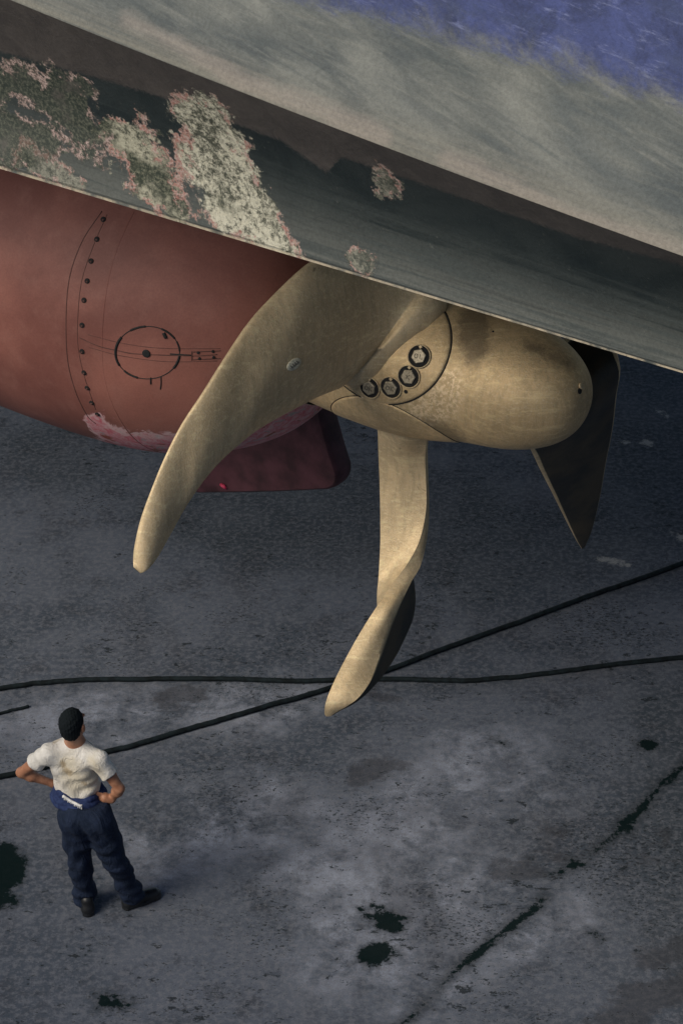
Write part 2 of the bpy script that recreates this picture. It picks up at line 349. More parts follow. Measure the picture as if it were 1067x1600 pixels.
def hull_mat():
    t = NT('weathered hull paint')
    band = t.attr('band'); fine = t.noise(70, 6, .75); mid_n = t.noise(6, 8, .65, dist=.8); big = t.noise(1.6, 6, .6, dist=.8)
    str_n = t.noise(9, 7, .65, stretch=((.35, .35, 1), (.2, .3, .2)), dist=.5)
    sa = t.attr('run')
    wisp = t.surf(sa, band, .7, 3.2, -.55, 2.6, 8, .62, .5); along = t.surf(sa, band, .5, 9, -.03, 2.2, 7, .62, .3, 4.0); cloud = t.surf(sa, band, 1, 1.4, 0, 1.5, 5, .55, .3, 9.0)
    # blue topside
    blue = t.mix(t.ramp(mid_n, .35, .68), (.020, .030, .09), (.048, .066, .19))
    blue = t.mix(t.math('MULTIPLY', t.ramp(t.surf(sa, band, 1, 5, -.1, 6, 9, .78, .3, 2.0), .52, .74), .75), blue, (.20, .23, .40))
    blue = t.mix(t.math('MULTIPLY', t.ramp(t.surf(sa, band, 1, 3, -.2, 3.5, 8, .7, .3, 7.0), .5, .68), .75), blue, (.035, .05, .12))
    # grey green side
    grey = t.mix(t.ramp(cloud, .40, .62), (.070, .082, .084), (.115, .124, .116))
    grey = t.mix(t.math('MULTIPLY', t.ramp(wisp, .48, .70), .5), grey, (.21, .213, .19))
    grey = t.mix(t.math('MULTIPLY', t.ramp(wisp, .47, .34), .55), grey, (.048, .062, .066))
    grey = t.mix(t.math('MULTIPLY', t.ramp(along, .5, .7), .22), grey, (.20, .197, .17))
    grey = t.mix(t.math('MULTIPLY', t.ramp(t.math('ADD', t.attr('streak'), t.math('MULTIPLY', t.math('SUBTRACT', wisp, .5), .5)), -.05, .08, 1, 0), .38), grey, (.30, .30, .26))
    grey = t.mix(t.math('MULTIPLY', t.ramp(t.math('ADD', t.attr('blotch'), t.math('MULTIPLY', t.math('SUBTRACT', wisp, .5), .5)), -.06, .08, 1, 0), .55), grey, (.07, .085, .09))
    lowg = t.ramp(band, 1.0, 1.4, 1, 0)
    grey = t.mix(t.math('MULTIPLY', lowg, t.ramp(along, .3, .6, .3, .85)), grey, (.215, .205, .17))
    grey = t.mix(t.math('MULTIPLY', t.ramp(t.math('ADD', t.attr('scuff'), t.math('MULTIPLY', t.math('SUBTRACT', str_n, .5), .12)), -.02, .03, 1, 0), .3), grey, (.40, .33, .28))
    bl_edge = t.math('ADD', band, t.math('MULTIPLY', t.math('SUBTRACT', t.surf(sa, band, 1, 1.5, -.5, 7, 9, .8), .5), .45))
    c = t.mix(t.ramp(bl_edge, 1.90, 2.10), grey, blue)
    # brown primer strip and dark green boot top below the knuckle
    brn = t.mix(t.ramp(mid_n, .3, .7), (.054, .048, .045), (.080, .070, .064))
    grn = t.mix(t.ramp(big, .35, .65), (.012, .019, .021), (.028, .036, .036))
    dust = t.math('MULTIPLY', t.ramp(t.math('ADD', band, t.math('MULTIPLY', t.math('SUBTRACT', along, .5), .9)), .56, .0), .92)
    dustc = t.mix(t.ramp(along, .40, .62), (.075, .085, .08), (.15, .155, .138))
    grn = t.mix(dust, grn, dustc)
    grn = t.mix(t.math('MULTIPLY', t.ramp(t.noise(30, 8, .8, off=3), .6, .7), .35), grn, (.2, .2, .17))
    low = t.mix(t.ramp(t.math('ADD', t.attr('brown'), t.math('MULTIPLY', t.math('SUBTRACT', fine, .5), .035)), -.008, .008), grn, brn)
    # marine growth: pink rims, cream and olive crust
    j = t.math('ADD', t.math('MULTIPLY', t.math('SUBTRACT', t.noise(30, 8, .85), .5), .14), t.math('MULTIPLY', t.math('SUBTRACT', t.noise(5, 5, .65, off=13), .5), .30))
    def growth(low, an, inner, amount, rim=(.42, .19, .15), alpha=1.0):
        d = t.math('ADD', t.attr(an), j)
        ins = t.math('MULTIPLY', t.ramp(d, -.008, .008, 1, 0), t.ramp(t.attr(an), .05, .08, 1, 0)); rimm = t.math('MULTIPLY', t.ramp(d, -.026, -.016), ins)
        crust = t.mix(t.ramp(t.math('ADD', t.noise(38, 8, .85, off=8), t.math('MULTIPLY', t.math('SUBTRACT', t.noise(5, 6, .7, off=18), .5), .5)), .40, .56), (.07, .075, .055), inner)
        patch = t.ramp(t.noise(7, 5, .6, off=1), amount-.1, amount+.1)
        crust = t.mix(patch, t.mix(t.ramp(fine, .45, .62), (.04, .05, .035), (.17, .17, .12)), crust)
        a = t.mix(t.math('MULTIPLY', ins, alpha), low, crust)
        return t.mix(t.math('MULTIPLY', rimm, t.ramp(t.noise(9, 6, .75, off=4), .48, .53)), a, t.mix(t.ramp(fine, .4, .6), rim, (.48, .36, .32))), ins
    low, gA = growth(low, 'growA', (.62, .59, .46), .36); low, gB = growth(low, 'growB', (.46, .44, .33), .5); low, gC = growth(low, 'growC', (.42, .40, .31), .5, (.36, .2, .16), .6)
    low, gD = growth(low, 'growD', (.15, .13, .11), .6, (.14, .10, .085), .55)
    # bright edge highlight painted along the bottom lip
    lip = t.math('MULTIPLY', t.ramp(band, .02, .008), t.ramp(t.noise(10, 6, .7), .35, .6))
    low = t.mix(t.math('MULTIPLY', lip, .9), low, (.50, .42, .30))
    c = t.mix(t.ramp(band, .995, 1.003), low, c)
    c = t.mix(.55, c, t.mix(t.ramp(fine, .3, .7), (.36, .36, .36), (.64, .64, .64)), 'OVERLAY')
    gr = t.math('ADD', t.math('ADD', gA, gB), gC)
    h = t.math('ADD', t.math('MULTIPLY', fine, .4), t.math('ADD', t.math('MULTIPLY', mid_n, .8), t.math('MULTIPLY', gr, t.math('MULTIPLY', t.noise(60, 5, .8), 3.0))))
    t.bump(h, .4, .012)
    return t.done(c, .62, 0, .35)
hull = obj('hull', hv, hf, hull_mat(), ship_root, smooth=False)
attr(hull, 'band', ht); attr(hull, 'run', hs)
for k, v in dict(brown=brown, growA=growA, growB=growB, growC=growC, growD=growD, streak=streak, scuff=scuff, blotch=blotch).items(): attr(hull, k, np.clip(v, -3, 3))
hull.data.polygons.foreach_set('use_smooth', [True]*len(hull.data.polygons)); autosharp(hull, 12)

# ---------------------------------------------------------------- unseen walls added to block low daylight, on the near side and astern
WALL = plain('added blocker wall concrete', (.16, .16, .165), .9, 0, .3, 2)
def wall(label, a, b, th, z1):
    d = (b-a)/np.linalg.norm(b-a); n = np.array([d[1], -d[0], 0]); secs = []
    for z, off in ((-.3, 0), (z1-.45, 0), (z1-.45, .12), (z1, .12)):
        secs.append([a+n*off+Zv*z, b+n*off+Zv*z, b+n*th+Zv*z, a+n*th+Zv*z])
    o = obj('blocker_wall', *loft(secs), WALL, smooth=False); o['category'] = 'added blocker wall'; o['label'] = label; return o
Pg = P0*np.array([1, 1, 0])
wall('unseen concrete wall added along the near side to block low daylight', Pg+N*13.5-A*40, Pg+N*13.5+A*22, 3.0, 8.0)
wall('unseen concrete wall added astern of the ship to block low daylight', Pg+A*14+N*13, Pg+A*14-N*30, 3.0, 8.0)

# ---------------------------------------------------------------- shaft bossing (the red pod) with its seams and covers
def revolve(prof, n_s, seg=200, cap=True):
    P = cr(prof, n_s); V = []
    for s, r in P:
        r = max(r, .002)
        for j in range(seg):
            a = 2*math.pi*j/seg; V.append(S(s, r*math.cos(a), r*math.sin(a)))
    Fc = [(i*seg+j, i*seg+(j+1) % seg, (i+1)*seg+(j+1) % seg, (i+1)*seg+j) for i in range(n_s-1) for j in range(seg)]
    if cap: Fc += [tuple(range(seg)), tuple((n_s-1)*seg+j for j in range(seg))]
    return V, Fc
pod_prof = [(-9, .75), (-7, .86), (-5, .96), (-3.6, 1.0), (-2.7, 1.02), (-2.1, 1.03), (-1.7, 1.02), (-1.4, .99), (-1.15, .93), (-.9, .83), (-.7, .71), (-.56, .57), (-.47, .43)]
V, Fc = revolve(pod_prof, 150)
V = np.array(V); q = V-C0; dd = q@Fv; PU = np.stack([533.5+f_px*(q@Rv)/dd, 800-f_px*(q@Uv)/dd], 1)
nearside = ((V-P0)@N) > -.75*1
scr = np.minimum.reduce([polydist(PU, [(148, 662), (180, 690), (240, 712), (300, 720)], [16, 22, 34, 46]), polydist(PU, [(350, 715), (430, 680), (515, 640)], [52, 52, 46]),
                         polydist(PU, [(300, 690), (400, 700)], [26, 20])])/280.0
scr[~nearside] = 1
def pod_mat():
    t = NT('red antifouling paint'); big = t.noise(1.1, 5, .5, dist=.4); fine = t.noise(90, 5, .75); mid_n = t.noise(8, 7, .65)
    c = t.mix(t.ramp(big, .35, .68), (.185, .070, .055), (.345, .142, .108))
    c = t.mix(t.math('MULTIPLY', t.ramp(mid_n, .45, .72), .25), c, (.34, .17, .135))
    run = t.noise(5, 6, .6, stretch=((1, 1, .15), (0, 0, 0)))
    c = t.mix(t.math('MULTIPLY', t.ramp(run, .52, .74), .3), c, (.17, .065, .055))
    j = t.math('MULTIPLY', t.math('SUBTRACT', t.noise(4.5, 7, .7, dist=1.5), .5), .2); d = t.math('ADD', t.attr('scrape'), j)
    ins = t.ramp(d, -.012, .006, 1, 0)
    ins = t.math('MULTIPLY', ins, t.ramp(t.attr('scrape'), .1, .05))
    pk = t.mix(t.ramp(t.noise(14, 7, .75, dist=1), .4, .6), (.56, .14, .17), (.62, .36, .37))
    pk = t.mix(t.ramp(t.noise(9, 7, .75, off=4, dist=1), .57, .62), pk, (.34, .34, .32))
    pk = t.mix(t.ramp(t.noise(6, 5, .7, off=9, dist=1), .6, .64), pk, (.30, .075, .045))
    rim = t.math('MULTIPLY', t.ramp(d, -.035, -.02), ins)
    pk = t.mix(t.math('MULTIPLY', rim, .7), pk, (.66, .48, .46))
    c = t.mix(ins, c, pk)
    c = t.mix(.4, c, t.mix(t.ramp(fine, .3, .7), (.38, .38, .38), (.62, .62, .62)), 'OVERLAY')
    t.bump(t.math('ADD', t.math('MULTIPLY', fine, .3), t.math('SUBTRACT', big, t.math('MULTIPLY', ins, .4))), .25, .012)
    return t.done(c, .6, 0, .35)
RED = pod_mat()
pod = obj('shaft_bossing', V, Fc, RED, ship_root); attr(pod, 'scrape', np.clip(scr, -3, 3))
pb = bvh_of(pod)
PAINTLINE = plain('dark seam', (.10, .045, .036), .8); BLACKP = plain('black line', (.012, .014, .014), .75)
def seam(pxs, r=.004, n=40, b=pb, lift=.0):
    P = cr(pxs, n); out = []
    for u, v in P:
        p, nn = cast(b, u, v, lift)
        if p is not None: out.append(p)
    return tube(out, r, 6)
PXM = 3.6e-3  # metres per photo pixel out there
parts = [seam([(160, 330), (130, 375), (110, 430), (104, 490), (106, 560), (118, 610), (136, 648), (150, 662)], .0028),
         seam([(168, 335), (146, 385), (128, 440), (122, 500), (123, 545), (133, 590), (150, 640)], .002)]
parts += [seam([(125, 528), (155, 541), (185, 548), (215, 553), (300, 556), (340, 554)], .0028), seam([(138, 523), (190, 536), (250, 544), (345, 545)], .0018),
          seam([(140, 543), (190, 556), (260, 565), (340, 564)], .0018), seam([(300, 549), (300, 563)], .004, 6), seam([(302, 550), (345, 548)], .003), seam([(302, 562), (345, 560)], .003)]
weld = []
for s_ in (-1.28, -3.05, -4.6): 
    r_ = float(np.interp(s_, [a for a, b in pod_prof], [b for a, b in pod_prof])); weld.append(tube([S(s_+.003*math.sin(9*a), (r_+.001)*math.cos(a), (r_+.001)*math.sin(a)) for a in np.linspace(0, 2*math.pi, 161)], .006, 6, False))
obj('weld_bead', *join(*weld), RED, pod); attr(bpy.data.objects['weld_bead'], 'scrape', [3.0]*len(bpy.data.objects['weld_bead'].data.vertices))
seams = obj('plate_seam', *join(*parts), PAINTLINE, pod)
ring = [];
for k0, k1, r in [(0, 1, .0028), (.02, .1, .0065), (.30, .38, .0065), (.42, .60, .0075), (.66, .74, .006), (.82, .91, .006), (.93, .99, .005)]:
    P = []
    for k in np.linspace(k0, k1, 60 if k1-k0 > .5 else 16):
        a = 2*math.pi*k; p, _ = cast(pb, 231+50*math.cos(a), 551+41*math.sin(a)); P.append(p)
    ring.append(tube(P, r, 8))
ring += [seam([(236, 590), (236, 600)], .005, 6), seam([(252, 588), (252, 600), (251, 608)], .004, 8), seam([(256, 520), (260, 528)], .011, 6), seam([(266, 553), (300, 555)], .004, 8)]
cover = obj('inspection_cover', *join(*ring), BLACKP, pod)
p, nn = cast(pb, 229, 552, .004)
def disc(p, n, r, th, seg=20, hexa=None, rot=0.0, dome=0):
    n = n/np.linalg.norm(n); a = np.cross(n, [0.1, .3, 1]); a /= np.linalg.norm(a); b = np.cross(n, a); k = hexa or seg; secs = []
    for rr, h in ((r, -th), (r, th*.8), (r*.9, th)) if not dome else ((r, -th), (r, 0), (r*.8, th*.6), (r*.4, th)):
        secs.append([p+n*h+rr*(math.cos(2*math.pi*i/k+rot)*a+math.sin(2*math.pi*i/k+rot)*b) for i in range(k)])
    return loft(secs)
obj('plug', *disc(p, nn, .022, .003), BLACKP, cover)
for u, v in [(162, 343), (152, 374), (143, 408), (137, 439), (132, 469), (129, 508), (129, 549), (132, 582), (137, 606), (144, 629), (153, 647)]:
    p, nn = cast(pb, u, v, .002)
    if p is None: continue
    b_ = obj('bolt', *disc(p, nn, .0145, .004), DARK_GAP, pod); 
    obj('bolt_head', *disc(p+nn*.003+N*.0-Zv*.004, nn, .007, .006, dome=1), PAINTLINE, b_)
for u, v in [(310, 551), (312, 560), (333, 549), (334, 558)]:
    p, nn = cast(pb, u, v, .002); obj('bolt', *disc(p, nn, .008, .003), BLACKP, pod)

# skeg further inboard, in the shade under the ship
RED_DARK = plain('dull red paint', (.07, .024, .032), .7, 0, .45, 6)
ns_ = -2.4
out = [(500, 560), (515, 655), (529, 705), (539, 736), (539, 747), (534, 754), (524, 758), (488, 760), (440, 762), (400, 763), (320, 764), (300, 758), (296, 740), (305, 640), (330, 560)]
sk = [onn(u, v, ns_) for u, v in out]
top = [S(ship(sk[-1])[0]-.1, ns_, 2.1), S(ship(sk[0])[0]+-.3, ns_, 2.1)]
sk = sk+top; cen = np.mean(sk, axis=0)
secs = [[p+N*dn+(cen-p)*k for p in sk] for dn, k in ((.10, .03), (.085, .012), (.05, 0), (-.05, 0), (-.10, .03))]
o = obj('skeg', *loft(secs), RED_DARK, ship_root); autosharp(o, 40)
p = onn(350, 760, ns_+.12)
o = obj('paint_drip', *tube([onn(345, 757, ns_+.11), p, onn(354, 764, ns_+.11)], [.012, .016, .008], 6), plain('pink primer', (.6, .05, .12), .6), o)

# ---------------------------------------------------------------- propeller
prop = empty('propeller', ship_root); prop['label'] = 'large bronze ship propeller with bolted blades'
hp = [(-.46, .42), (-.38, .432), (-.2, .443), (0, .447), (.15, .441), (.3, .42), (.42, .395), (.5, .377)]
a0, rn = .5, .366
for t_ in np.linspace(.18, math.pi/2, 12): hp.append((a0+.64*math.sin(t_), rn*max(math.cos(t_), 0)**.8))
V, Fc = revolve(hp, 170)
V = np.array(V); q = V-C0; dd = q@Fv; PU = np.stack([533.5+f_px*(q@Rv)/dd, 800-f_px*(q@Uv)/dd], 1)
pale_band = polydist(PU, [(698, 600), (690, 625), (665, 640), (640, 655)], [22, 28, 26, 14])/290; smear = np.minimum.reduce([
    polydist(PU, [(740, 500), (742, 540), (738, 560)], [20, 20, 10]), polydist(PU, [(655, 665), (690, 674), (715, 686)], [9, 12, 6]), polydist(PU, [(825, 540), (860, 555), (890, 570)], [6, 5, 3]),
    polydist(PU, [(600, 640), (650, 672)], [2, 4])])/290
near = ((V-P0)@N) > -.1; pale_band[~near] = 1; smear[~near] = 1
hub = obj('hub', V, Fc, BRONZE_HUB, prop); attr(hub, 'pale_band', pale_band); attr(hub, 'smear', smear)
hb = bvh_of(hub)
# rim ring where the hub meets the bossing
o = obj('hub_rim', *loft([[S(s, r*math.cos(a), r*math.sin(a)) for a in np.linspace(0, 2*math.pi, 120, endpoint=False)] for s, r in ((-.475, .40), (-.475, .437), (-.466, .444), (-.448, .444), (-.44, .436), (-.44, .40))], caps=False), BRONZE, prop)
o = obj('hub_groove', *tube([S(-.437, .4352*math.cos(a), .4352*math.sin(a)) for a in np.linspace(0, 2*math.pi, 121)], .006, 6, False), DARK_GAP, prop)
# blade seats: four round flanges at right angles round the shaft
PHI0 = math.radians(34); S0 = .13; FR = .37
def hubpt(s, ph, lift): r = float(np.interp(s, hps, hpr)); return S(s, (r+lift)*math.cos(ph), (r+lift)*math.sin(ph))
P_ = cr(hp, 170); hps, hpr = P_[:, 0], P_[:, 1]
for k in range(4):
    ph0 = PHI0-k*math.pi/2; secs = []
    for rr, lf in ((0.001, .006), (.1, .006), (.2, .006), (.3, .006), (.35, .006), (FR-.008, .0055), (FR-.003, .001), (FR-.003, -.01)):
        secs.append([hubpt(S0+rr*math.cos(a), ph0+rr*math.sin(a)/.455, lf) for a in np.linspace(0, 2*math.pi, 96, endpoint=False)])
    fl = obj('blade_flange', *loft(secs, caps=False), BRONZE_HUB, prop); attr(fl, 'pale_band', [1]*len(fl.data.vertices)); attr(fl, 'smear', [1]*len(fl.data.vertices))
    obj('flange_gap', *tube([hubpt(S0+(FR+.001)*math.cos(a), ph0+(FR+.001)*math.sin(a)/.455, (.0012)) for a in np.linspace(0, 2*math.pi, 121)], .0036 if k == 0 else .0022, 6, False), DARK_GAP, prop)
    if k == 0: flange0 = fl
fb = bvh_of(flange0)
def text_marks(p, n, up, which):
    """stamped letters O and K as small grooves"""
    a = np.cross(up, n); a /= np.linalg.norm(a); b = np.cross(n, a); out = []
    def line(pts): return tube([p+n*.001+a*x+b*y for x, y in pts], .0016, 5)
    for ch, ox in which:
        if ch == 'O': out.append(tube([p+n*.001+a*(ox+.009*math.cos(t))+b*(.011*math.sin(t)) for t in np.linspace(0, 2*math.pi, 14)], .0018, 5))
        if ch == 'K': out += [line([(ox-.007, -.012), (ox-.007, .012)]), line([(ox+.008, .012), (ox-.006, 0), (ox+.009, -.012)])]
        if ch == 'L': out.append(line([(ox-.006, .012), (ox-.006, -.012), (ox+.008, -.012)]))
    return join(*out)
for (u, v), rot, mk in [((655, 557), .3, [('O', -.013), ('L', .014)]), ((639, 588), .1, [('K', 0)]), ((611, 605), .2, [('O', -.012), ('K', .013)]), ((578, 605), .45, [('O', -.012), ('K', .013)])]:
    p, nn = cast(fb, u, v, 0)
    pn = nn/np.linalg.norm(nn)
    b_ = obj('bolt_socket', *disc(p, pn, .058, .0075, 32), DARK_GAP, prop)
    rimp = [p+pn*.0065+.060*(math.cos(t)*np.cross(pn, [0, 0, 1])/np.linalg.norm(np.cross(pn, [0, 0, 1]))+math.sin(t)*np.cross(pn, np.cross(pn, [0, 0, 1]))/np.linalg.norm(np.cross(pn, [0, 0, 1]))) for t in np.linspace(0, 2*math.pi, 41)]
    obj('socket_rim', *tube(rimp, .0035, 6, False), BRONZE, prop)
    h_ = obj('bolt', *disc(p+pn*.008-pn*0, pn, .040, .010, hexa=6, rot=rot), STEEL, prop, smooth=False)
    obj('bolt_stamp', *text_marks(p+pn*.0182, pn, np.array([0, 0, 1.]), mk), STAMP, prop)
    tp = np.cross(pn, np.cross([0, 0, 1], pn)); tp /= np.linalg.norm(tp)
    obj('locking_tab', *disc(p+pn*.008+tp*.050, pn, .011, .006, hexa=4), BRONZE, prop, smooth=False)
p, nn = cast(fb, 634, 612, 0); obj('flange_hole', *disc(p, nn, .011, .002, 14), DARK_GAP, prop)
p, nn = cast(hb, 905, 611, 0); obj('nose_hole', *disc(p, nn, .016, .003, 14), DARK_GAP, prop)
p, nn = cast(hb, 907, 603, 0.001); obj('nose_lug', *disc(p, nn, .018, .006, 10), BRONZE, prop)
p, nn = cast(hb, 770, 518, 0)
if p is not None: obj('hub_plug', *disc(p, nn, .006, .002, 10), DARK_GAP, prop)

def section(a, b, span, th, camber, m=22):
    """closed blade section from edge a to edge b, rounded thin edges"""
    ch = b-a; n = np.cross(ch, span); n /= np.linalg.norm(n)+1e-9
    if n@(C0-a) < 0: n = -n
    up, lo = [], []
    for i in range(m+1):
        x = .5-.5*math.cos(math.pi*i/m); y = th/2*math.sqrt(max(1-(2*x-1)**2, 0))**.85
        c = a+ch*x+n*camber*4*x*(1-x)
        up.append(c+n*y); lo.append(c-n*y)
    return up+lo[-2:0:-1]
def blade_from(rows, nspan=70):
    """rows: A point, B point, thickness, camber"""
    R = cr([np.concatenate([a, b, [t, c]]) for a, b, t, c in rows], nspan); secs = []
    mid = (R[:, :3]+R[:, 3:6])/2; sp = np.gradient(mid, axis=0)
    for i, r in enumerate(R): secs.append(section(r[:3], r[3:6], sp[i], max(r[6], .008), r[7]))
    return secs
b1 = [((704, 462), (534, 606), .36, .36, .30, .0), ((692, 468), (543, 600), .46, .46, .20, .01), ((662, 425), (528, 606), .58, .54, .17, .02), ((610, 375), (490, 622), .80, .72, .15, .03), ((545, 375), (447, 645), 1.0, .92, .13, .03),
      ((482, 412), (402, 671), 1.18, 1.1, .11, .03), ((432, 457), (372, 695), 1.3, 1.24, .10, .03), ((390, 503), (343, 721), 1.42, 1.37, .09, .025), ((350, 562), (318, 750), 1.55, 1.5, .075, .02),
      ((318, 612), (294, 785), 1.65, 1.62, .065, .02), ((285, 662), (274, 820), 1.75, 1.72, .055, .015), ((258, 715), (260, 846), 1.84, 1.81, .045, .012), ((236, 768), (249, 866), 1.92, 1.89, .04, .01),
      ((220, 812), (240, 880), 1.98, 1.96, .035, .006), ((211, 850), (232, 889), 2.03, 2.01, .028, .004), ((208.5, 872), (226, 893.5), 2.05, 2.04, .02, .002), ((209, 886), (220, 896), 2.07, 2.06, .012, 0)]
rows = []
for i, (a, b, ra, rb, th, cm) in enumerate(b1):
    k = min(max((i-2)/4, 0), 1)*min((16-i)/9, 1)*.15      # the outer face looks a little upwards
    da = (onr(*a, ra)-C0)@Fv+k; db = (onr(*b, rb)-C0)@Fv-k; rows.append((at(*a, da), at(*b, db), th, cm))
secs1 = blade_from(rows)
bl1 = obj('blade', *loft(secs1), BRONZE, prop, label='broad swept blade nearest the camera, carrying an oval plate')
b1b = bvh_of(bl1)
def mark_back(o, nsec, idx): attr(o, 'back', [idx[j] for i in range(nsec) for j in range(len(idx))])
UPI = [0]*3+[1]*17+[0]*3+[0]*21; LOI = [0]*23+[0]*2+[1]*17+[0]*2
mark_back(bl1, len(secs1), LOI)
# oval plate
pl = []
cc, cn = cast(b1b, 459, 569, 0)
for lf, e in ((-.004, 1), (.003, 1), (.005, .93)):
    r_ = []
    for k in range(28):
        a = 2*math.pi*k/28; x, y = 13*e*math.cos(a), 7.5*e*math.sin(a); ca, sa = math.cos(-.7), math.sin(-.7)
        p, nn = cast(b1b, 459+x*ca-y*sa, 569+x*sa+y*ca, 0); r_.append(p+cn*lf)
    pl.append(r_)
obj('oval_plate', *loft(pl), PLATE, prop)
def onplate(pxs, r): return tube([cast(b1b, u, v, 0)[0]+cn*.006 for u, v in pxs], r, 5)
marks = []
for k in range(4):
    x = -6+4*k; ca, sa = math.cos(-.7), math.sin(-.7)
    marks.append(onplate([(459+x*ca-y*sa, 569+x*sa+y*ca) for y in (-2.5, 2.5)], .0022))
    marks.append(onplate([(459+(x+2)*ca-y*sa, 569+(x+2)*sa+y*ca) for y in (1, 2.5)], .002))
obj('plate_marks', *join(*marks), STAMP, prop)
# fourth blade, up behind the hull
def spin(P, ang):
    q = P-P0; s, n, z = q@A, q@N, q@Zv; c, s_ = math.cos(ang), math.sin(ang); return S(s, n*c-z*s_, n*s_+z*c)
sc = [[spin(p, math.pi/2) for p in sct] for sct in secs1]
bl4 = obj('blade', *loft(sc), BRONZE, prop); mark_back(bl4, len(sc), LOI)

# lower blade: twisted, seen almost along its length
def far(u, v, r, off=0.0):
    p = onr(u, v, r, True); d = np.linalg.norm(p-C0); return C0+(p-C0)*(1+off/d)
# per row: near edge X, face mid, crest, outer rim, far edge E, inner mid ; each (u, v, depth offset)
b2 = [
 (.38, (672, 672, .0), (673, 668, .05), (674, 664, .10), (660, 660, .22), (588, 664, .22), (625, 668, .02)),
 (.46, (667, 688, .0), (669, 687, .05), (669, 686, .10), (650, 684, .2), (590, 676, .16), (628, 684, -.02)),
 (.60, (664, 712, .0), (667, 712, .04), (668, 712, .09), (645, 710, .17), (591, 708, .12), (628, 712, .01)),
 (.75, (665, 745, .0), (668, 746, .04), (669, 747, .08), (640, 745, .15), (592.5, 742, .10), (630, 745, .02)),
 (.90, (666, 785, .0), (669, 786, .03), (670, 787, .07), (640, 785, .13), (593.5, 780, .09), (630, 785, .04)),
 (1.02, (662, 818, .0), (667, 821, .03), (669, 824, .06), (635, 822, .12), (594, 815, .09), (628, 820, .05)),
 (1.13, (653, 850, .0), (660, 853, .02), (664, 857, .05), (634, 856, .12), (594, 848, .10), (624, 850, .06)),
 (1.23, (638, 878, .0), (648, 881, .02), (656, 886, .04), (634, 888, .12), (592.5, 880, .11), (616, 880, .07)),
 (1.31, (620, 903, .0), (634, 906, .01), (643, 908, .03), (645, 904, .16), (591, 905, .13), (606, 904, .09)),
 (1.38, (603, 926, .0), (620, 930, .0), (630, 934, .03), (648, 918, .30), (589, 927, .13), (597, 927, .08)),
 (1.45, (587, 950, .0), (606, 954, -.01), (616, 962, .03), (649, 941, .38), (590, 953, .13), (588.5, 952, .06)),
 (1.53, (572, 973, .0), (592, 980, -.01), (605, 990, .03), (645, 967, .40), (600, 978, .12), (576, 975, .06)),
 (1.62, (557, 998, .0), (578, 1006, -.01), (596, 1017, .03), (634, 994, .36), (596, 1005, .11), (562, 1000, .05)),
 (1.72, (542, 1025, .0), (564, 1033, -.01), (587, 1043, .03), (618, 1026, .28), (584, 1034, .09), (548, 1028, .04)),
 (1.82, (527, 1054, .0), (549, 1061, -.01), (577, 1067, .02), (598, 1056, .18), (568, 1062, .06), (533, 1057, .03)),
 (1.92, (514, 1083, .0), (535, 1087, -.005), (560, 1090, .012), (576, 1081, .08), (553, 1087, .045), (520, 1085, .025)),
 (1.99, (508, 1102, .0), (522, 1104, -.002), (541, 1104, .008), (554, 1099, .02), (536, 1103, .028), (513, 1103, .015)),
 (2.04, (507, 1114, .0), (514, 1115, .0), (524, 1114, .004), (533, 1110, .012), (523, 1113, .018), (510, 1114, .01)),
 (2.06, (509, 1119, .0), (512, 1119.5, .0), (517, 1119, .002), (521, 1117, .006), (517, 1118, .01), (511, 1119, .006))]
rowsb = []
for row in b2:
    r = row[0]; base_p = far(row[1][0], row[1][1], r); bd = (base_p-C0)@Fv
    rowsb.append(np.concatenate([at(u, v, bd+o_) for u, v, o_ in row[1:]]))
R2 = cr(rowsb, 90); secs2 = []
for r in R2:
    c6 = r.reshape(6, 3)
    # round the loop a little between the control points, keep the near edge X sharp
    loop = np.vstack([c6[0], c6, c6[0]]); ring6 = []
    X, M1, S1, O1, E1_, I1 = c6
    front = np.vstack([cr([X, M1, S1], 9), cr([S1, O1], 6)[1:]]); back = cr([O1, E1_], 5)[1:]; inner = cr([E1_, I1, X], 10)[1:-1]
    secs2.append(list(front)+list(back)+list(inner))
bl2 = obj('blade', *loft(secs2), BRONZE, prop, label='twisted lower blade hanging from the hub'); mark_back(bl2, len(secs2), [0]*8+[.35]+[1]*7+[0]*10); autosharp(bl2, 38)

# far blade, its visible side marked dark
b3 = [((740, 640), (850, 560), .42, .42, .2, 0), ((800, 655), (930, 500), .60, .9, .15, .0), ((826, 698), (966, 560), .80, 1.1, .10, .01), ((843, 733), (962, 615), 1.05, 1.25, .075, .01), ((861, 768), (956, 668), 1.3, 1.45, .06, .01),
      ((877, 800), (946, 720), 1.55, 1.65, .045, .008), ((889, 824), (938, 768), 1.75, 1.8, .035, .005), ((899, 843), (929, 810), 1.9, 1.92, .028, .003), ((904, 851), (922, 834), 1.97, 1.98, .02, .0), ((908, 857), (914, 852), 2.03, 2.03, .012, 0)]
rows = []
for i, (a, b, ra, rb, th, cm) in enumerate(b3):
    v_ = a[1]; da = 13.18+(a[1]-698)/159*1.42; tt_ = min(max((b[1]-560)/297, -.3), 1)
    db = 13.05+tt_*1.55
    if i == 9: db = da+.02
    if i < 2: da, db = (12.95, 13.2) if i == 0 else (13.08, 13.4)
    rows.append((at(*a, da), at(*b, db), th, cm))
bl3 = obj('blade', *loft(blade_from(rows, 50)), BRONZE, prop, label='dark blade on the far side of the hub')

mark_back(bl3, 50, UPI)

